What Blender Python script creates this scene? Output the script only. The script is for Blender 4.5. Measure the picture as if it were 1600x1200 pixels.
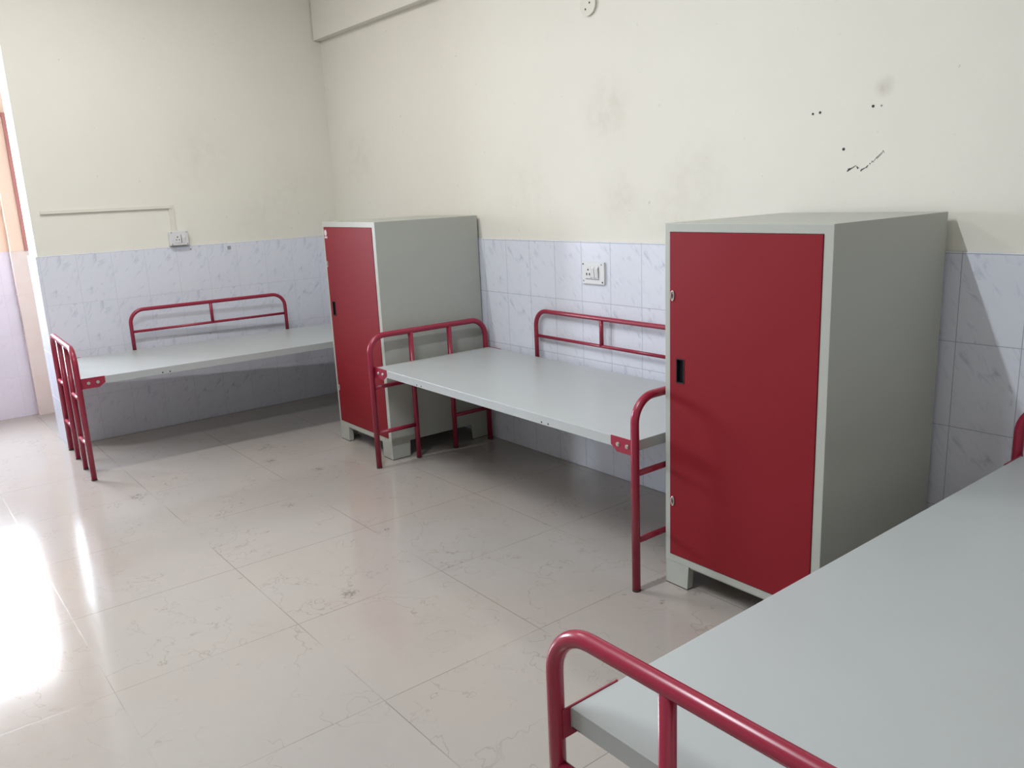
import bpy, bmesh, math, random
from mathutils import Vector, Matrix
random.seed(7)
for o in list(bpy.data.objects): bpy.data.objects.remove(o)
S = bpy.context.scene; COL = S.collection

# ------------------------------------------------------------------ camera
yaw, pitch, roll, F = 0.9085, -0.2303, -0.0457, 1290.83
cy, sy, cp, sp, cr, sr = math.cos(yaw), math.sin(yaw), math.cos(pitch), math.sin(pitch), math.cos(roll), math.sin(roll)
f0 = Vector((-sy, cy, 0)); r0 = Vector((cy, sy, 0)); u0 = Vector((0, 0, 1))
f1 = f0*cp + u0*sp; u1 = u0*cp - f0*sp
r2 = r0*cr + u1*sr; u2 = u1*cr - r0*sr
cd = bpy.data.cameras.new('camera'); cam = bpy.data.objects.new('camera', cd); COL.objects.link(cam)
M = Matrix((r2, u2, -f1)).transposed().to_4x4(); M.translation = Vector((5.6781, -2.8502, 1.4449))
cam.matrix_world = M
cd.sensor_width = 36; cd.lens = F*36/1600; cd.clip_start = 0.02
S.camera = cam

# ------------------------------------------------------------------ world, view, light
S.view_settings.view_transform = 'Standard'
try: S.view_settings.look = 'None'
except Exception: pass
S.view_settings.gamma = 1; S.view_settings.use_curve_mapping = False
S.view_settings.exposure = 0.55
W = bpy.data.worlds.new('daylight'); S.world = W; W.use_nodes = True
bg = W.node_tree.nodes['Background']; bg.inputs[0].default_value = (0.80, 0.885, 1.0, 1); bg.inputs[1].default_value = 35.0

def area(name, loc, rot, sx, sy_, power, color, portal=False):
    d = bpy.data.lights.new(name, 'AREA'); d.shape = 'RECTANGLE'; d.size = sx; d.size_y = sy_
    d.energy = power; d.color = color
    if portal: d.cycles.is_portal = True
    o = bpy.data.objects.new(name, d); COL.objects.link(o); o.location = loc; o.rotation_euler = rot
    return o
PI = math.pi
# ceiling tube over the middle of the room (runs along y)
area('tube_lamp', (3.64, -2.6, 3.115), (0, 0, 0), 0.05, 1.2, 45, (0.90, 0.955, 1.0))
area('tube_lamp', (1.5, -2.0, 3.115), (0, 0, 0), 0.05, 1.2, 22, (1.0, 0.98, 0.945))
# daylight portal at the window of the passage
area('window_portal', (-1.20, -2.86, 1.45), (0, -PI/2, 0), 1.15, 1.42, 1, (1, 1, 1), True)

# ------------------------------------------------------------------ materials
def mat(name):
    m = bpy.data.materials.new(name); m.use_nodes = True
    nt = m.node_tree; return m, nt, nt.nodes['Principled BSDF']
def srgb(r, g, b):
    f = lambda c: (c/255/12.92) if c/255 <= .04045 else ((c/255+.055)/1.055)**2.4
    return (f(r), f(g), f(b), 1)
class NT:
    def __init__(s, nt): s.nt = nt
    def n(s, t, **k):
        x = s.nt.nodes.new(t)
        for a, b in k.items(): setattr(x, a, b)
        return x
    def link(s, a, b): s.nt.links.new(a, b)
    def m(s, op, a, b=None, c=None, clamp=False):
        x = s.n('ShaderNodeMath', operation=op, use_clamp=clamp)
        for i, v in enumerate((a, b, c)):
            if v is None: continue
            if isinstance(v, (int, float)): x.inputs[i].default_value = v
            else: s.link(v, x.inputs[i])
        return x.outputs[0]
    def mix(s, fac, a, b, blend='MIX'):
        x = s.n('ShaderNodeMix', data_type='RGBA', blend_type=blend)
        for i, v in ((0, fac), (6, a), (7, b)):
            if isinstance(v, (int, float)): x.inputs[i].default_value = v
            elif isinstance(v, tuple): x.inputs[i].default_value = v
            else: s.link(v, x.inputs[i])
        return x.outputs[2]
    def pos(s):
        g = s.n('ShaderNodeNewGeometry'); x = s.n('ShaderNodeSeparateXYZ'); s.link(g.outputs['Position'], x.inputs[0])
        return g.outputs['Position'], x.outputs[0], x.outputs[1], x.outputs[2]
    def comb(s, a, b, c):
        x = s.n('ShaderNodeCombineXYZ')
        for i, v in enumerate((a, b, c)):
            if isinstance(v, (int, float)): x.inputs[i].default_value = v
            else: s.link(v, x.inputs[i])
        return x.outputs[0]
    def noise(s, vec, scale, detail=3, rough=.5, dist=0):
        x = s.n('ShaderNodeTexNoise'); x.inputs['Scale'].default_value = scale; x.inputs['Detail'].default_value = detail
        x.inputs['Roughness'].default_value = rough; x.inputs['Distortion'].default_value = dist
        if vec is not None: s.link(vec, x.inputs['Vector'])
        return x.outputs[0]
    def ss(s, v, a, b):   # smoothstep
        x = s.n('ShaderNodeMapRange', interpolation_type='SMOOTHSTEP')
        s.link(v, x.inputs[0]); x.inputs[1].default_value = a; x.inputs[2].default_value = b
        return x.outputs[0]
    def bump(s, h, strength, dist, bsdf):
        x = s.n('ShaderNodeBump'); x.inputs['Strength'].default_value = strength; x.inputs['Distance'].default_value = dist
        s.link(h, x.inputs['Height']); s.link(x.outputs[0], bsdf.inputs['Normal'])
    def blob(s, vec, cx, cy_, cz, rad):
        v = s.n('ShaderNodeVectorMath', operation='DISTANCE'); s.link(vec, v.inputs[0]); v.inputs[1].default_value = (cx, cy_, cz)
        return s.ss(v.outputs['Value'], rad, 0.0)

def simple(name, col, rough=.5, metal=0, coat=0, speckle=0, bumpy=0, spec=.5):
    m, nt, b = mat(name); t = NT(nt)
    b.inputs['Base Color'].default_value = col; b.inputs['Roughness'].default_value = rough; b.inputs['Metallic'].default_value = metal
    b.inputs['Coat Weight'].default_value = coat; b.inputs['Specular IOR Level'].default_value = spec
    co = t.n('ShaderNodeTexCoord').outputs['Object']
    if speckle:
        n = t.noise(co, 5, 4, .6)
        k = t.m('MULTIPLY_ADD', n, speckle*2, 1-speckle)
        t.link(t.mix(1.0, col, t.comb(k, k, k), 'MULTIPLY'), b.inputs['Base Color'])
    if bumpy: t.bump(t.noise(co, 260, 2, .5), bumpy, .0006, b)
    return m

RED_FRAME = simple('red_enamel_tube', srgb(144, 34, 59), .26, speckle=.05)
RED_DOOR = simple('red_powder_coat', srgb(126, 24, 34), .5, speckle=.03, bumpy=.15, spec=.22)
GREY = simple('grey_powder_coat', srgb(169, 171, 164), .36, speckle=.03, bumpy=.12)
GREY_BED = simple('grey_bed_panel', srgb(172, 176, 177), .33, speckle=.03, bumpy=.12)
BLACK = simple('black_plastic', srgb(22, 22, 24), .35, speckle=.05)
RUBBER = simple('dark_rubber', srgb(52, 36, 38), .7, speckle=.05)
CHROME = simple('worn_chrome', srgb(200, 198, 195), .28, 1, speckle=.1)
WHITE = simple('white_plastic', srgb(214, 214, 215), .35, speckle=.02)
DARKHOLE = simple('dark_hole', srgb(45, 42, 45), .6, speckle=.05)
GREYMARK = simple('grey_mark', srgb(150, 150, 156), .7, speckle=.1)
PENCIL = simple('scuff_black', srgb(62, 62, 60), .8, speckle=.3)
PENCIL2 = simple('scuff_faint', srgb(150, 150, 146), .8, speckle=.3)
STICKER = simple('sticker_grey', srgb(205, 195, 200), .5, speckle=.1)
CONDUIT = simple('painted_conduit', srgb(216, 212, 202), .5, speckle=.02)
TUBEBODY = simple('lamp_batten', srgb(235, 235, 232), .5, speckle=.02)
BROWNRED = simple('reddish_painted_timber', srgb(166, 108, 104), .5, speckle=.08)
WINFRAME = simple('window_paint', srgb(196, 160, 140), .5, speckle=.05)

def plaster(name, col, blobs=(), warm=None):
    m, nt, b = mat(name); t = NT(nt); P, x, y, z = t.pos()
    n1 = t.noise(P, 1.3, 4, .6); n2 = t.noise(P, 9, 4, .65)
    k = t.m('ADD', t.m('MULTIPLY', n1, .07), t.m('MULTIPLY', n2, .03)); k = t.m('ADD', k, .95)
    c = t.mix(1.0, col, t.comb(k, k, k), 'MULTIPLY')
    pn = t.noise(P, 14, 3, .6)
    for (bx, by, bz, rad, st) in blobs:
        mk = t.m('MULTIPLY', t.m('MULTIPLY', t.blob(P, bx, by, bz, rad), st*1.0), t.ss(pn, .15, .85))
        c = t.mix(mk, c, srgb(140, 120, 100))
    # tiny specks
    sp_ = t.m('MULTIPLY', t.ss(t.noise(P, 34, 2, .5), .74, .80), .22)
    c = t.mix(sp_, c, srgb(120, 112, 98))
    t.link(c, b.inputs['Base Color']); b.inputs['Roughness'].default_value = .75; b.inputs['Specular IOR Level'].default_value = .25
    t.bump(t.noise(P, 60, 3, .6), .12, .002, b)
    return m
CREAM = srgb(224, 221, 212)
PL_BACK = plaster('cream_plaster_back', CREAM, [(2.816, 0, 1.786, .22, .22), (.43, 0, 1.70, .30, .16), (2.9, 0, 1.385, .18, .18),
                  (3.35, 0, 1.45, .25, .14), (2.2, 0, 1.45, .3, .10), (4.15, 0, 1.735, .05, .5), (3.2, 0, 1.25, .25, .15)])
PL_LEFT = plaster('cream_plaster_left', CREAM, [(0, -.94, 1.77, .35, .12), (0, -.35, 1.5, .4, .10), (0, -.6, 1.30, .3, .10)])
PL_ROOM = plaster('cream_plaster', CREAM)
PEACH = plaster('peach_plaster', srgb(222, 196, 180))
CEIL = plaster('white_ceiling', srgb(236, 234, 226))

def tiles(name, axis, off, w, h, col, vein, grout, vd=1, gs=.5):
    m, nt, b = mat(name); t = NT(nt); P, x, y, z = t.pos()
    u = x if axis == 'x' else t.m('MULTIPLY', y, -1.0)
    uu = t.m('DIVIDE', t.m('SUBTRACT', u, off), w); vv = t.m('DIVIDE', z, h)
    fu = t.m('FRACT', uu); fv = t.m('FRACT', vv); iu = t.m('FLOOR', uu); iv = t.m('FLOOR', vv)
    du = t.m('MULTIPLY', t.m('MINIMUM', fu, t.m('SUBTRACT', 1.0, fu)), w)
    dv = t.m('MULTIPLY', t.m('MINIMUM', fv, t.m('SUBTRACT', 1.0, fv)), h)
    d = t.m('MINIMUM', du, dv); g = t.ss(d, .0019, .0008)
    wn = t.n('ShaderNodeTexWhiteNoise', noise_dimensions='2D'); t.link(t.comb(iu, iv, 0), wn.inputs['Vector'])
    r = wn.outputs['Value']
    # diagonal smoky streaks, shifted tile by tile
    a = math.radians(56*vd); lu = t.m('MULTIPLY', fu, w); lv = t.m('MULTIPLY', fv, h)
    s1 = t.m('ADD', t.m('MULTIPLY', lu, math.cos(a)), t.m('MULTIPLY', lv, -math.sin(a)))
    s2 = t.m('ADD', t.m('MULTIPLY', lu, math.sin(a)), t.m('MULTIPLY', lv, math.cos(a)))
    v = t.comb(t.m('MULTIPLY', s1, 13), t.m('MULTIPLY', s2, 42), t.m('MULTIPLY', t.m('FLOOR', t.m('MULTIPLY', r, 4)), 7.3))
    n = t.noise(v, 1.0, 5, .62, .6)
    cl = t.noise(t.comb(t.m('MULTIPLY', lu, 9), t.m('MULTIPLY', lv, 9), t.m('MULTIPLY', t.m('FLOOR', t.m('MULTIPLY', r, 4)), 3.1)), 1.0, 2, .5)
    vm = t.m('MULTIPLY', t.ss(n, .50, .74), t.ss(cl, .36, .62))
    soft = t.noise(P, 12, 3, .5)
    c = t.mix(t.m('MULTIPLY', soft, .18), col, srgb(228, 230, 236))
    c = t.mix(t.m('MULTIPLY', vm, .58), c, vein)
    k = t.m('MULTIPLY_ADD', r, .025, .985); c = t.mix(1.0, c, t.comb(k, k, k), 'MULTIPLY')
    c = t.mix(t.m('MULTIPLY', g, gs), c, grout)
    t.link(c, b.inputs['Base Color'])
    t.link(t.m('MULTIPLY_ADD', g, .4, .22), b.inputs['Roughness']); b.inputs['Specular IOR Level'].default_value = .4
    t.bump(t.m('SUBTRACT', 1.0, g), .5, .0006, b)
    return m
TCOL, TVEIN, TGROUT = srgb(214, 217, 229), srgb(146, 156, 178), srgb(140, 146, 160)
T_BACK = tiles('marbled_wall_tile_back', 'x', 2.6315-13*.2025, .2025, .2943, TCOL, TVEIN, TGROUT, 1, .75)
T_LEFT = tiles('marbled_wall_tile_left', 'y', .17, .2, .2943, TCOL, TVEIN, TGROUT, 1, .34)
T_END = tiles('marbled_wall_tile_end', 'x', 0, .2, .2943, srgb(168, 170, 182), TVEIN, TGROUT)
T_CORR = tiles('marbled_wall_tile_corridor', 'y', .05, .2, .2943, srgb(204, 196, 212), srgb(190, 176, 200), srgb(180, 170, 186))
T_ALC = tiles('marbled_wall_tile_alcove', 'y', .05, .2, .2943, srgb(204, 186, 182), srgb(205, 180, 176), srgb(190, 165, 160))

def floor_mat(name, base, warm, rough=.10):
    m, nt, b = mat(name); t = NT(nt); P, x, y, z = t.pos()
    s = .6001
    uu = t.m('DIVIDE', t.m('SUBTRACT', x, 2.5188), s); vv = t.m('DIVIDE', t.m('SUBTRACT', y, -1.8517), s)
    fu = t.m('FRACT', uu); fv = t.m('FRACT', vv); iu = t.m('FLOOR', uu); iv = t.m('FLOOR', vv)
    d = t.m('MULTIPLY', t.m('MINIMUM', t.m('MINIMUM', fu, t.m('SUBTRACT', 1.0, fu)), t.m('MINIMUM', fv, t.m('SUBTRACT', 1.0, fv))), s)
    g = t.ss(d, .0020, .0009)
    gm = t.ss(t.noise(P, 2.2, 2, .5), .34, .60)
    wn = t.n('ShaderNodeTexWhiteNoise', noise_dimensions='2D'); t.link(t.comb(iu, iv, 0), wn.inputs['Vector'])
    r = wn.outputs['Value']
    vx = t.comb(t.m('MULTIPLY', fu, 1.0), fv, t.m('MULTIPLY', r, 37.0))
    def lines(sc, wdt, z_):
        mp = t.n('ShaderNodeVectorMath', operation='ADD'); t.link(vx, mp.inputs[0]); mp.inputs[1].default_value = (0, 0, z_)
        n = t.noise(mp.outputs[0], sc, 4.5, .58, .3)
        return t.ss(t.m('ABSOLUTE', t.m('SUBTRACT', n, .5)), wdt, wdt*.15)
    msk = t.ss(t.noise(vx, 2.6, 2, .5), .46, .66)
    l = t.m('MAXIMUM', t.m('MULTIPLY', lines(1.5, .0042, 0), t.ss(t.noise(vx, 2.0, 1, .5), .36, .55)), t.m('MULTIPLY', t.m('MULTIPLY', lines(2.4, .0065, 9), msk), .7))
    big = t.noise(P, 2.0, 4, .55); fine = t.noise(P, 18, 4, .6)
    k = t.m('ADD', t.m('MULTIPLY', big, .10), t.m('MULTIPLY', fine, .05)); k = t.m('ADD', k, .925)
    c = t.mix(t.ss(t.noise(P, 1.1, 2, .5), .35, .7), base, warm)
    c = t.mix(1.0, c, t.comb(k, k, k), 'MULTIPLY')
    c = t.mix(t.m('MULTIPLY', l, .36), c, srgb(118, 106, 98))
    kr = t.m('MULTIPLY_ADD', r, .02, .99); c = t.mix(1.0, c, t.comb(kr, kr, kr), 'MULTIPLY')
    # dirt: scattered scuffs plus the ones that stand out
    dn = t.noise(P, 40, 4, .7, 1.0)
    dirt = t.m('MULTIPLY', t.ss(dn, .60, .72), t.ss(t.noise(P, 3.5, 2, .5), .60, .74))
    c = t.mix(t.m('MULTIPLY', dirt, .40), c, srgb(96, 86, 78))
    for (bx, by, rad, st) in ((3.039, -1.613, .055, .6), (1.304, -1.912, .07, .7), (1.249, -1.185, .06, .7), (3.88, -.813, .025, .9), (2.6, -1.2, .03, .8),
                              (3.368, -.724, .03, .5), (3.106, -1.209, .05, .4), (2.0, -1.4, .05, .6), (1.0, -1.1, .10, .4), (1.6, -1.05, .05, .6)):
        mk = t.m('MULTIPLY', t.m('MULTIPLY', t.blob(P, bx, by, 0, rad), st), t.ss(dn, .46, .62))
        c = t.mix(mk, c, srgb(78, 70, 64))
    c = t.mix(t.m('MULTIPLY', t.m('MULTIPLY', g, gm), .55), c, srgb(84, 74, 68))
    t.link(c, b.inputs['Base Color'])
    rg = t.m('ADD', t.m('MULTIPLY', fine, .05), rough); rg = t.m('ADD', rg, t.m('MULTIPLY', g, .1))
    t.link(rg, b.inputs['Roughness']); b.inputs['Specular IOR Level'].default_value = .5
    return m
FLOOR = floor_mat('polished_vitrified_tile', srgb(162, 156, 151), srgb(163, 154, 147))
FLOOR2 = floor_mat('polished_vitrified_tile_grey', srgb(150, 146, 146), srgb(150, 143, 141), .3)

# ------------------------------------------------------------------ mesh helpers
def add_box(bm, x0, x1, y0, y1, z0, z1, mi=0, bevel=0, seg=2):
    x0, x1 = min(x0, x1), max(x0, x1); y0, y1 = min(y0, y1), max(y0, y1); z0, z1 = min(z0, z1), max(z0, z1)
    vs = [bm.verts.new(c) for c in ((x0, y0, z0), (x1, y0, z0), (x1, y1, z0), (x0, y1, z0), (x0, y0, z1), (x1, y0, z1), (x1, y1, z1), (x0, y1, z1))]
    fs = [bm.faces.new([vs[i] for i in q]) for q in ((0, 3, 2, 1), (4, 5, 6, 7), (0, 1, 5, 4), (1, 2, 6, 5), (2, 3, 7, 6), (3, 0, 4, 7))]
    for f in fs: f.material_index = mi
    if bevel:
        es = list({e for f in fs for e in f.edges})
        bmesh.ops.bevel(bm, geom=es, offset=bevel, segments=seg, profile=.6, affect='EDGES')
    return fs
def add_prism(bm, pts, axis, a, b, mi=0):      # closed outline extruded along an axis
    def P(q, s):
        if axis == 'y': return (q[0], s, q[1])
        if axis == 'x': return (s, q[0], q[1])
        return (q[0], q[1], s)
    A = [bm.verts.new(P(q, a)) for q in pts]; B = [bm.verts.new(P(q, b)) for q in pts]; n = len(pts)
    fs = [bm.faces.new(A), bm.faces.new(B[::-1])]
    for i in range(n): fs.append(bm.faces.new((A[i], B[i], B[(i+1) % n], A[(i+1) % n])))
    for f in fs: f.material_index = mi
    return fs
def add_tube(bm, pts, r, seg=20, caps=True):
    pts = [Vector(p) for p in pts]; rings = []; n = len(pts)
    tan = []
    for i in range(n):
        a = pts[max(0, i-1)]; b = pts[min(n-1, i+1)]; tan.append((b-a).normalized())
    ref = Vector((0, 0, 1)) if abs(tan[0].z) < .9 else Vector((1, 0, 0))
    u = tan[0].cross(ref).normalized()
    for i in range(n):
        u = (u - tan[i]*u.dot(tan[i])).normalized(); v = tan[i].cross(u)
        rings.append([bm.verts.new(pts[i]+(u*math.cos(2*PI*k/seg)+v*math.sin(2*PI*k/seg))*r) for k in range(seg)])
    for i in range(n-1):
        for k in range(seg):
            f = bm.faces.new((rings[i][k], rings[i][(k+1) % seg], rings[i+1][(k+1) % seg], rings[i+1][k])); f.smooth = True
    if caps:
        bm.faces.new(rings[0][::-1]); bm.faces.new(rings[-1])
def add_cyl(bm, c, d, r, h, seg=20):
    c = Vector(c); d = Vector(d).normalized(); add_tube(bm, [c, c+d*h], r, seg)
def bend(pts, rad, n=10):                      # round the corners of a polyline
    out = [Vector(pts[0])]
    for i in range(1, len(pts)-1):
        p = Vector(pts[i]); a = (Vector(pts[i-1])-p).normalized(); b = (Vector(pts[i+1])-p).normalized()
        th = a.angle(b); L = rad/math.tan(th/2); s = p+a*L; c = p+(a+b).normalized()*(rad/math.sin(th/2))
        e = p+b*L
        va, vb = s-c, e-c; ang = va.angle(vb); ax = va.cross(vb).normalized()
        for k in range(n+1): out.append(c+Matrix.Rotation(ang*k/n, 3, ax) @ va)
    out.append(Vector(pts[-1])); return out
def obj(name, bm, mats, parent=None, label=None):
    bmesh.ops.recalc_face_normals(bm, faces=bm.faces)
    me = bpy.data.meshes.new(name); bm.to_mesh(me); bm.free()
    for m in (mats if isinstance(mats, (list, tuple)) else [mats]): me.materials.append(m)
    o = bpy.data.objects.new(name, me); COL.objects.link(o)
    if parent: o.parent = parent
    if label: o['label'] = label
    return o
def one(fn):
    bm = bmesh.new(); fn(bm); return bm
def BX(*a, **k): return one(lambda bm: add_box(bm, *a, **k))
def TB(*a, **k): return one(lambda bm: add_tube(bm, *a, **k))
def thing(name, label, cat, loc=(0, 0, 0), rotz=0, group=None):
    o = bpy.data.objects.new(name, None); COL.objects.link(o); o.location = loc; o.rotation_euler = (0, 0, rotz)
    o.empty_display_size = .1
    o['label'] = label; o['category'] = cat
    if group: o['group'] = group
    return o
def tag(o, label, cat, group=None, kind=None):
    o['label'] = label; o['category'] = cat
    if group: o['group'] = group
    if kind: o['kind'] = kind
    return o
def struct(name, bm, m, parent=None):
    o = obj(name, bm, m, parent)
    if not parent: o['kind'] = 'structure'
    return o
def copy_tree(o, parent=None):
    c = o.copy(); COL.objects.link(c)
    if parent: c.parent = parent
    for ch in list(o.children): copy_tree(ch, c)
    return c

# ------------------------------------------------------------------ room shell
HT = 1.1823; CZ = 3.20; LW = 1.9885; T = .010        # tile height, ceiling, end of the left wall, tile thickness
XR, YF = 6.5, -6.4
struct('floor', BX(-1.4, XR, YF, .1, -.12, 0), FLOOR)
struct('floor_recess', BX(-1.05, -.27, -LW, .0, 0.0005, .003), FLOOR2)
# back wall: plaster above, tiled wainscot below, shallow beam at the top
struct('wall_back', BX(-1.3, XR+.2, T, .22, -.12, CZ), PL_BACK)
struct('wall_back_tiles', BX(.0, XR, 0, T, 0, HT, bevel=.0025), T_BACK)
struct('trim_1', BX(.0, XR, -.046, T, 2.526, CZ), PL_BACK)
# left wall with its thick tiled end
struct('wall_left', BX(-.262, -T, -LW+.012, .0+T, 0, CZ), PL_LEFT)
struct('wall_left_tiles', BX(-T, 0, -LW, 0, 0, HT, bevel=.0025), T_LEFT)
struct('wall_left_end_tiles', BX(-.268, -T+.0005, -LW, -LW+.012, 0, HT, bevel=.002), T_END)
# the other side of the opening, out of frame
struct('wall_left_front', BX(-.262, 0, YF, -3.75, 0, CZ), PL_ROOM)
struct('wall_left_lintel', BX(-.262, 0, -3.75, -LW+.012, 2.75, CZ), PL_ROOM)
# passage behind: outer wall with the window, alcove wall
XC = -1.122; XA = -1.05
WY0, WY1, WZ0, WZ1 = -3.58, -2.115, .94, 2.03
def wall_hole(xa, xb, ya, yb, za, zb, hy0, hy1, hz0, hz1):
    bm = bmesh.new()
    add_box(bm, xa, xb, ya, hy0, za, zb); add_box(bm, xa, xb, hy1, yb, za, zb)
    add_box(bm, xa, xb, hy0, hy1, za, hz0); add_box(bm, xa, xb, hy0, hy1, hz1, zb)
    return bm
struct('wall_passage', wall_hole(XC-.16, XC-T, -4.62, -1.97, 0, CZ, WY0, WY1, WZ0, WZ1), PEACH)
bm = bmesh.new(); add_box(bm, XC-T, XC, -4.62, WY0, 0, HT); add_box(bm, XC-T, XC, WY1, -1.97, 0, HT); add_box(bm, XC-T, XC, WY0, WY1, 0, WZ0)
struct('wall_passage_tiles', bm, T_CORR)
bm = bmesh.new(); add_box(bm, XC, -.262, -4.62, -4.5, 0, CZ)
struct('wall_passage_end', bm, PEACH)
struct('wall_alcove', BX(XC-.16, XA-T, -1.97, .1, 0, CZ), PEACH)
struct('wall_alcove_tiles', BX(XC-T+.001, XA, -1.975, 0, 0, HT, bevel=.002), T_ALC)
tr = struct('trim_2', one(lambda bm: (add_box(bm, XA-T, XA+.012, -1.885, -1.80, HT, 2.11, bevel=.003), add_box(bm, XA-T, XA+.012, -1.97, -1.885, 2.085, 2.11, bevel=.003))), BROWNRED)
# window of the passage
w = struct('window_1', one(lambda bm: [add_box(bm, XC-.13, XC-.08, *q, bevel=.004) for q in
    ((WY0, WY1, WZ0, WZ0+.04), (WY0, WY1, WZ1-.04, WZ1), (WY0, WY0+.04, WZ0+.04, WZ1-.04), (WY1-.04, WY1, WZ0+.04, WZ1-.04), (-2.88, -2.84, WZ0+.04, WZ1-.04))]), WINFRAME)
bm = bmesh.new()
for k in range(1, 13):
    y = WY0 + .02 + k*(WY1-WY0-.04)/13
    add_tube(bm, [(XC-.04, y, WZ0), (XC-.04, y, WZ1)], .005, 8)
for z in (1.62, 1.83): add_box(bm, XC-.045, XC-.035, WY0, WY1, z, z+.012)
obj('window_grille', bm, WINFRAME, w)
struct('window_sill_1', BX(XC-.16, XC+.02, WY0-.03, WY1+.01, WZ0-.02, WZ0), T_END)
# right and front walls, ceiling (behind the camera)
struct('wall_right', BX(XR, XR+.2, YF, .1, -.12, CZ), PL_ROOM)
struct('wall_front', BX(-.262, XR+.2, YF-.2, YF, 0, CZ), PL_ROOM)
struct('ceiling', one(lambda bm: (add_box(bm, -.262, XR+.2, YF-.2, .2, CZ, CZ+.12), add_box(bm, -1.4, -.262, -4.62, .2, CZ, CZ+.12))), CEIL)

# ------------------------------------------------------------------ ceiling lamp housing
for (tx, ty, tr, lab) in ((3.64, -2.6, 0, 'white tube light batten on the ceiling over the middle of the room'), (1.5, -2.0, 0, 'white tube light batten on the ceiling near the passage opening')):
  tl = thing('tube_light', lab, 'lamp', (tx, ty, CZ), tr)
  obj('batten', BX(-.03, .03, -.63, .63, -.05, 0, bevel=.004), TUBEBODY, tl)
  for s in (-1, 1): obj('tube_holder', BX(-.018, .018, s*.61, s*.63, -.085, -.05, bevel=.003), TUBEBODY, tl)

# ------------------------------------------------------------------ bed (local x = length, -y = towards the room, z up)
BL, BW, BH, BT = 1.890, .758, .5616, .0388
RT = .0153
def tubebar(name, a, b, r, parent): return obj(name, TB([a, b], r, 16), RED_FRAME, parent)
def make_bed(label):
    b = thing('bed', label, 'bed', group=None)
    def panel(bm):
        # folded sheet-metal tray: top skin with turned-down rims
        add_box(bm, 0, BL, -BW, -.014, BH-.004, BH, bevel=.0018)
        add_box(bm, 0, BL, -BW, -BW+.0025, BH-BT, BH-.002); add_box(bm, 0, BL, -.0165, -.014, BH-BT, BH-.002)
        add_box(bm, 0, .0025, -BW+.002, -.016, BH-BT, BH-.002); add_box(bm, BL-.0025, BL, -BW+.002, -.016, BH-BT, BH-.002)
        add_box(bm, 0, BL, -BW+.002, -BW+.022, BH-BT, BH-BT+.002); add_box(bm, 0, BL, -.036, -.016, BH-BT, BH-BT+.002)
        add_box(bm, .002, .022, -BW+.02, -.036, BH-BT, BH-BT+.002); add_box(bm, BL-.022, BL-.002, -BW+.02, -.036, BH-BT, BH-BT+.002)
        for x in (.47, .94, 1.41): add_box(bm, x-.02, x+.02, -BW+.0025, -.0165, BH-.030, BH-.004)
    pn = obj('bed_panel', one(panel), GREY_BED, b)
    for x in (.415, .455, 1.375, 1.416):
        obj('bolt_hole', one(lambda bm: add_cyl(bm, (x, -BW+.0005, BH-.030), (0, -1, 0), .0042, .0009, 12)), DARKHOLE, pn, 'dark screw hole in the panel rim')
    yo, yi = -.022, -.775
    for nm, x, s in (('headboard', -.0185, 1), ('footboard', BL+.0185, -1)):
        ZT = .7255
        path = bend([(x, yo, .006), (x, yo, ZT), (x, yi, ZT), (x, yi, .006)], .092, 12)
        ar = obj(nm, TB(path, RT, 24), RED_FRAME, b)
        for yy in (-.270, -.521): obj('spindle', TB([(x, yy, .006), (x, yy, ZT)], .0138, 20), RED_FRAME, ar)
        for zz in (.449, .195):
            for y0, y1 in ((yo, -.270), (-.521, yi)): obj('crossbar', TB([(x, y0, zz), (x, y1, zz)], .0112, 16), RED_FRAME, ar)
        for yy, rr in ((yo, RT), (-.270, .0138), (-.521, .0138), (yi, RT)):
            obj('foot_cap', TB([(x, yy, 0), (x, yy, .007)], rr+.0006, 20), RUBBER, ar, 'dark rubber foot cap')
        # fixing plates with two bolts, front and back
        for side in (-1, 1):
            yf = -BW-.0032 if side < 0 else -.0138
            L = .135
            xs = [x, x+s*L, x+s*L, x+s*(L-.032), x]
            zs = [BH+.002, BH+.002, BH-.032, BH-.055, BH-.055]
            pl = obj('bracket', one(lambda bm: add_prism(bm, list(zip(xs, zs)), 'y', yf, yf+.003)), RED_FRAME, b)
            for q in (.052, .098):
                c = (x+s*q, (yf if side < 0 else yf+.003), BH-.026)
                obj('bolt', one(lambda bm: (add_cyl(bm, c, (0, side, 0), .0085, .0025, 18), add_cyl(bm, c, (0, side, 0), .006, .006, 6))), CHROME, pl, 'silver hexagonal bolt')
    # low rail along the wall side
    yr = -.002
    r0_, r1_ = .432, 1.445
    path = bend([(r0_, yr, BH-BT), (r0_, yr, .8125), (r1_, yr, .8125), (r1_, yr, BH-BT)], .085, 10)
    rl = obj('side_rail', TB(path, .0118, 20), RED_FRAME, b)
    obj('lower_bar', TB([(r0_, yr, .676), (r1_, yr, .676)], .0085, 14), RED_FRAME, rl)
    obj('upright', TB([((r0_+r1_)/2, yr, .676), ((r0_+r1_)/2, yr, .8125)], .0105, 14), RED_FRAME, rl)
    return b
bed2 = make_bed('metal bed with red tube ends standing between the two lockers')
bed2.location = (1.8585, -.0179, 0); bed2.rotation_euler = (0, 0, -.0134)
def place(o, loc, rz, label):
    c = copy_tree(o); c.location = loc; c.rotation_euler = (0, 0, rz); c['label'] = label; return c
a1 = -.0421
ox = .1653 + (-math.sin(a1))*(-BL); oy = -.0814 - math.cos(a1)*BL
bed1 = place(bed2, (ox, oy, 0), PI/2+a1, 'farthest metal bed with red ends, along the left wall below the small switch box')
a3 = .0019
L3 = 1.014
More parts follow.
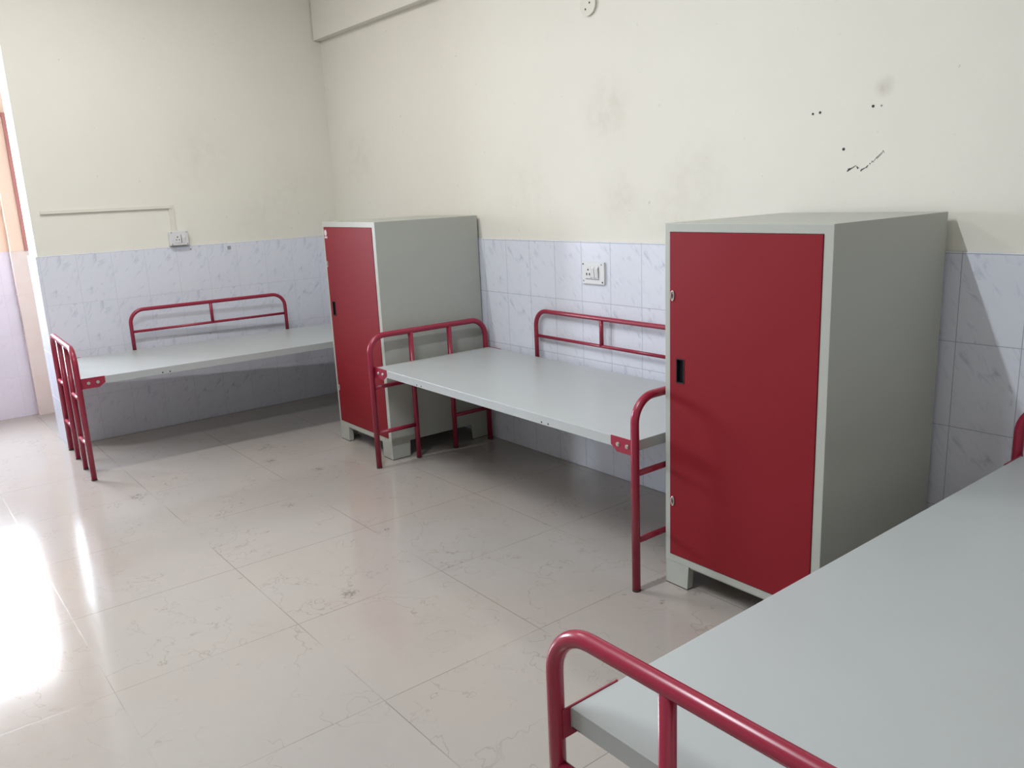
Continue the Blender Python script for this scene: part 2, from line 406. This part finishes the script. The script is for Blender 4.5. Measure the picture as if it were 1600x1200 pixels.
bed3 = place(bed2, (4.7157+BW*math.cos(a3), -.1158+.0265+BW*math.sin(a3), 0), -PI/2+a3, 'nearest metal bed, cut off by the right edge, its red foot rail lowest in view')
bed3.scale = (L3, 1, 1)
for ch in bed1.children:                       # only the near pair of rim holes shows on the far bed
    if ch.name.startswith('bed_panel'):
        for h in list(ch.children):
            if h.data.vertices[0].co.x > 1: bpy.data.objects.remove(h)

# ------------------------------------------------------------------ steel lockers (local: x right, front at y=-LD)
LWD, LD, LH = .6247, .6651, 1.3136
def make_locker(label, sticker):
    k = thing('locker', label, 'locker')
    zb = .093; st = .0295; tp = .030; dz0, dz1 = zb+.0290, LH-tp
    def body(bm):
        fs = add_box(bm, 0, LWD, -LD, 0, zb, LH)
        front = [f for f in fs if abs(f.calc_center_median().y+LD) < 1e-5][0]
        edges = [e for e in bm.edges]
        bmesh.ops.bevel(bm, geom=edges, offset=.0022, segments=2, profile=.6, affect='EDGES')
        front = max((f for f in bm.faces if abs(f.calc_center_median().y+LD) < 1e-5), key=lambda f: f.calc_area())
        bmesh.ops.inset_region(bm, faces=[front], thickness=.0215-.0022, depth=0)
        for v in front.verts:
            if v.co.x > LWD/2: v.co.x = LWD-.0302
            else: v.co.x = .0217
            v.co.z = dz1+.0018 if v.co.z > .7 else dz0-.0018
        ret = bmesh.ops.extrude_discrete_faces(bm, faces=[front])
        for v in ret['faces'][0].verts: v.co.y += .022
        # bottom flange line
        add_box(bm, .115, LWD-.115, -LD+.003, -LD+.02, zb-.004, zb+.001)
    obj('body', one(body), GREY, k)
    d0, d1 = .0235, LWD-.0320; yd = -LD-.0025; hx0, hx1, hz0, hz1 = .052, .088, .770, .856
    def door(bm):
        xs = [d0, hx0, hx1, d1]; zs = [dz0, hz0, hz1, dz1]
        V = [[bm.verts.new((x, yd, z)) for x in xs] for z in zs]
        for i in range(3):
            for j in range(3):
                if (i, j) != (1, 1): bm.faces.new((V[i][j], V[i][j+1], V[i+1][j+1], V[i+1][j]))
        # rim turned back
        loop = [V[0][0], V[0][1], V[0][2], V[0][3], V[1][3], V[2][3], V[3][3], V[3][2], V[3][1], V[3][0], V[2][0], V[1][0]]
        back = [bm.verts.new((v.co.x, -LD+.018, v.co.z)) for v in loop]
        for i in range(12): bm.faces.new((loop[i], back[i], back[(i+1) % 12], loop[(i+1) % 12]))
        hole = [V[1][1], V[1][2], V[2][2], V[2][1]]; hb = [bm.verts.new((v.co.x, yd+.02, v.co.z)) for v in hole]
        for i in range(4): bm.faces.new((hole[i], hb[i], hb[(i+1) % 4], hole[(i+1) % 4]))
        rim = [e for e in bm.edges if all(abs(v.co.y-yd) < 1e-6 for v in e.verts) and (all(v in loop for v in e.verts)) and len([f for f in e.link_faces]) == 2
               and any(abs(f.normal.y) < .5 for f in e.link_faces)]
        bm.normal_update()
        rim = [e for e in bm.edges if all(v in loop for v in e.verts) and len(e.link_faces) == 2 and abs(e.link_faces[0].normal.dot(e.link_faces[1].normal)) < .3]
        bmesh.ops.bevel(bm, geom=rim, offset=.002, segments=2, profile=.6, affect='EDGES')
    dr = obj('door', one(door), RED_DOOR, k, 'red sheet-metal door')
    def cup(bm):
        w_ = .004
        for q in ((hx0, hx0+w_, hz0, hz1), (hx1-w_, hx1, hz0, hz1), (hx0+w_, hx1-w_, hz0, hz0+w_), (hx0+w_, hx1-w_, hz1-w_, hz1)):
            add_box(bm, q[0], q[1], yd-.0015, yd+.019, q[2], q[3])
        add_box(bm, hx0+w_, hx1-w_, yd+.014, yd+.019, hz0+w_, hz1-w_)
    obj('handle', one(cup), BLACK, dr, 'black recessed pull')
    for zz in (1.071, .329):
        def latch(bm):
            p = [(.036+.0065*math.cos(a), yd-.0012, zz+.0165*math.sin(a)) for a in [2*PI*i/20 for i in range(21)]]
            add_tube(bm, p, .0022, 8, caps=False)
            add_box(bm, .0335, .0385, yd-.001, yd+.001, zz-.012, zz+.012)
        obj('latch', one(latch), CHROME, dr, 'small chrome latch')
        obj('latch_slot', BX(.0345, .0385, yd-.0016, yd-.0008, zz-.007, zz+.007), DARKHOLE, dr)
    if sticker:
        def stk(bm):
            n = 14
            add_prism(bm, [(.046+.016*math.cos(2*PI*i/n), 1.2520+.018*math.sin(2*PI*i/n)) for i in range(n)], 'y', yd-.0006, yd)
            add_box(bm, .032, .064, yd-.0006, yd, 1.221, 1.232)
        obj('sticker', one(stk), STICKER, dr, 'small pale sticker in the upper corner')
    # feet: folded L-shaped plates
    for sx in (0, 1):
        for sy_ in (0, 1):
            def foot(bm):
                X = lambda q: q if sx == 0 else LWD-q
                Y = lambda q: -LD+q if sy_ == 0 else -q
                z0, z1 = .004, zb+.004
                def plate(pts_top, pts_bot, th, ax):
                    pass
                w_, dd, t_ = .108, .120, .004
                # front plate (slightly tapered) and side plate
                def quad_solid(P8):
                    vs = [bm.verts.new(p) for p in P8]
                    for q in ((0, 3, 2, 1), (4, 5, 6, 7), (0, 1, 5, 4), (1, 2, 6, 5), (2, 3, 7, 6), (3, 0, 4, 7)): bm.faces.new([vs[i] for i in q])
                tpx = .006
                quad_solid([(X(.001), Y(.001), z0), (X(w_-tpx), Y(.001), z0), (X(w_-tpx), Y(t_), z0), (X(.001), Y(t_), z0),
                            (X(.001), Y(.001), z1), (X(w_), Y(.001), z1), (X(w_), Y(t_), z1), (X(.001), Y(t_), z1)])
                quad_solid([(X(.001), Y(t_), z0), (X(t_), Y(t_), z0), (X(t_), Y(dd-tpx), z0), (X(.001), Y(dd-tpx), z0),
                            (X(.001), Y(t_), z1), (X(t_), Y(t_), z1), (X(t_), Y(dd), z1), (X(.001), Y(dd), z1)])
                quad_solid([(X(w_-tpx-.003), Y(t_), z0), (X(w_-tpx), Y(t_), z0), (X(w_-tpx), Y(.03), z0), (X(w_-tpx-.003), Y(.03), z0),
                            (X(w_-.003), Y(t_), z1), (X(w_), Y(t_), z1), (X(w_), Y(.03), z1), (X(w_-.003), Y(.03), z1)])
                quad_solid([(X(t_), Y(t_), z0), (X(w_-tpx), Y(t_), z0), (X(.05), Y(.05), z0), (X(t_), Y(dd-tpx), z0),
                            (X(t_), Y(t_), z0+.003), (X(w_-tpx), Y(t_), z0+.003), (X(.05), Y(.05), z0+.003), (X(t_), Y(dd-tpx), z0+.003)])
            ft = obj('foot', one(foot), GREY, k)
            def pad(bm):
                X = lambda q: q if sx == 0 else LWD-q
                Y = lambda q: -LD+q if sy_ == 0 else -q
                add_box(bm, X(.001), X(.102), Y(.0015), Y(.012), 0, .0042); add_box(bm, X(.001), X(.012), Y(.012), Y(.114), 0, .0042)
            obj('foot_pad', one(pad), RUBBER, ft, 'dark rubber pad')
    return k
l1 = make_locker('grey steel locker with red door and small sticker, in the corner between two beds', True)
l1.location = (1.1523, -.0059, 0); l1.rotation_euler = (0, 0, -.0042)
l2 = make_locker('grey steel locker with red door, nearer of the two, between middle and nearest beds', False)
l2.location = (3.7862, -.0198, 0); l2.rotation_euler = (0, 0, -.0108)

# ------------------------------------------------------------------ switch boxes
# surface box on the left wall (faces +x; local x = depth out of the wall, y along wall)
sb = thing('switch_box', 'small white surface socket box on the left wall just above the tiles', 'switch box', (-.010, -1.147, 1.236))
obj('housing', BX(0, .040, -.059, .059, -.047, .047, bevel=.004, seg=3), WHITE, sb)
fp = obj('face_plate', BX(.040, .044, -.056, .056, -.044, .044, bevel=.0015), WHITE, sb)
obj('socket', BX(.044, .0465, -.033, .008, -.030, .022, bevel=.001), WHITE, sb)
obj('socket_hole', one(lambda bm: (add_cyl(bm, (.0455, -.0125, .008), (1, 0, 0), .0042, .0015, 14), add_cyl(bm, (.0455, -.021, -.010), (1, 0, 0), .0035, .0015, 14),
    add_cyl(bm, (.0455, -.004, -.010), (1, 0, 0), .0035, .0015, 14))), DARKHOLE, sb, 'dark socket holes')
obj('rocker_switch', one(lambda bm: add_prism(bm, [(.044, -.030), (.0465, -.030), (.051, .0), (.0465, .022), (.044, .022)], 'y', .014, .034)), WHITE, sb)
obj('rocker_gap', BX(.044, .0448, .010, .0125, -.030, .022), DARKHOLE, sb)
for y, z in ((-.048, .038), (.048, .038), (-.048, -.038), (.048, -.038)):
    obj('screw', one(lambda bm: add_cyl(bm, (.0436, y, z), (1, 0, 0), .0042, .0015, 14)), GREYMARK, sb, 'dull metal screw')
# flush plate on the tiled back wall
sw = thing('switch_plate', 'white square socket and switch plate on the tiles above the middle bed', 'switch plate', (2.724, 0, 1.030))
obj('face_plate', BX(-.078, .078, -.012, 0, -.054, .054, bevel=.002), WHITE, sw)
obj('socket', BX(-.048, -.014, -.0145, -.012, -.026, .032, bevel=.0008), WHITE, sw)
obj('socket_hole', one(lambda bm: (add_cyl(bm, (-.031, -.0145, .016), (0, -1, 0), .0045, .0008, 14), add_cyl(bm, (-.041, -.0145, -.004), (0, -1, 0), .0042, .0008, 14),
    add_cyl(bm, (-.021, -.0145, -.004), (0, -1, 0), .0042, .0008, 14), add_box(bm, -.043, -.037, -.0152, -.0145, -.012, .0), add_box(bm, -.024, -.018, -.0152, -.0145, -.012, .0))), DARKHOLE, sw, 'dark socket holes')
for x in (-.010, .017):
    obj('rocker_switch', one(lambda bm: add_prism(bm, [(-.012, -.022), (-.0165, -.020), (-.021, .024), (-.012, .032)], 'x', x, x+.023)), WHITE, sw)
obj('module_shadow_line', one(lambda bm: (add_box(bm, -.050, .043, -.0135, -.012, -.032, -.0275), add_box(bm, .0405, .0435, -.0135, -.012, -.030, .034), add_box(bm, .0132, .0165, -.0135, -.012, -.026, .03),
    add_box(bm, -.0135, -.0105, -.0135, -.012, -.026, .03))), GREYMARK, sw)
for x, z, m in ((-.068, .043, DARKHOLE), (.060, .043, GREYMARK), (-.066, -.040, GREYMARK), (.066, -.043, DARKHOLE)):
    obj('screw', one(lambda bm: add_cyl(bm, (x, -.012, z), (0, -1, 0), .0042, .0009, 14)), m, sw)

# ------------------------------------------------------------------ conduit, round cover
cd_ = thing('cable_conduit', 'thin cream-painted cable conduit running along the left wall down to the socket box', 'conduit', (-.010, -1.54, 1.438))
obj('horizontal_run', BX(0, .014, -.383, .372, -.010, .010, bevel=.002), CONDUIT, cd_)
obj('drop_run', BX(0, .008, .360, .392, -.156, .010, bevel=.002), CONDUIT, cd_)
rc = thing('junction_cover', 'round cream junction cover with two screws high on the back wall', 'junction cover', (2.717, T, 2.260))
bm = bmesh.new(); add_tube(bm, [(0, 0, 0), (0, -.010, 0), (0, -.0125, 0)], .050, 40)
obj('cover_disc', bm, CONDUIT, rc)
for x, z in ((-.013, -.020), (.014, .004)):
    obj('screw', one(lambda bm: add_cyl(bm, (x, -.0125, z), (0, -1, 0), .0045, .0012, 12)), DARKHOLE, rc, 'dark screw')

# ------------------------------------------------------------------ wall plugs and marks
for (x, z, r, m, lab) in ((3.883, 1.668, .0042, DARKHOLE, 'dark wall plug hole, left one of the upper pair over the right locker'),
                       (3.912, 1.670, .0046, DARKHOLE, 'dark wall plug hole, right one of the upper pair over the right locker'),
                       (4.114, 1.672, .0048, DARKHOLE, 'dark wall plug hole just under the faint smear on the back wall'),
                       (4.144, 1.671, .0034, GREYMARK, 'tiny grey wall plug hole right beside the smear on the back wall'),
                       (4.011, 1.535, .0050, DARKHOLE, 'lone dark wall plug hole just above the black scribble')):
    o = obj('wall_plug', one(lambda bm: add_cyl(bm, (0, .002, 0), (0, -1, 0), r, .0035, 14)), m); o.location = (x, T, z)
    tag(o, lab, 'wall plug', None)
def strokes(bm, segs, w_, y=T-.0006):
    for (ax, az), (bx, bz) in segs:
        d = Vector((bx-ax, 0, bz-az)); n = Vector((-d.z, 0, d.x)).normalized()*w_*.5
        add_prism(bm, [(ax+n.x, az+n.z), (bx+n.x*.4, bz+n.z*.4), (bx-n.x*.4, bz-n.z*.4), (ax-n.x, az-n.z)], 'y', y, T+.0002)
sc = thing('wall_scribble', 'black pen-like scribble on the plaster over the right locker', 'scribble', (0, 0, 0))
obj('dark_stroke', one(lambda bm: strokes(bm, [((4.028, 1.457), (4.062, 1.476)), ((4.031, 1.4635), (4.048, 1.468)), ((4.064, 1.472), (4.070, 1.466)), ((4.066, 1.465), (4.073, 1.468)),
    ((4.080, 1.455), (4.084, 1.463)), ((4.082, 1.459), (4.100, 1.468)), ((4.100, 1.466), (4.107, 1.475)), ((4.112, 1.478), (4.115, 1.481))], .0048)), PENCIL, sc)
obj('faint_stroke', one(lambda bm: strokes(bm, [((4.118, 1.483), (4.128, 1.489)), ((4.128, 1.489), (4.134, 1.497)), ((4.134, 1.497), (4.160, 1.520)), ((4.137, 1.495), (4.158, 1.514)), ((4.158, 1.522), (4.164, 1.513)),
    ((4.119, 1.489), (4.128, 1.483))], .0032)), PENCIL2, sc)
o = obj('wall_patch', BX(0, .0008, -.012, .012, -.012, .012), GREYMARK); o.location = (0, -.817, 1.148)
tag(o, 'small grey square patch stuck on the left wall tiles right of the socket box', 'patch')
o = obj('tile_plug', one(lambda bm: add_cyl(bm, (0, 0, 0), (1, 0, 0), .005, .001, 12)), GREYMARK); o.location = (0, -1.074, 1.159)
tag(o, 'small grey plug hole in the tile just below the socket box', 'wall plug')
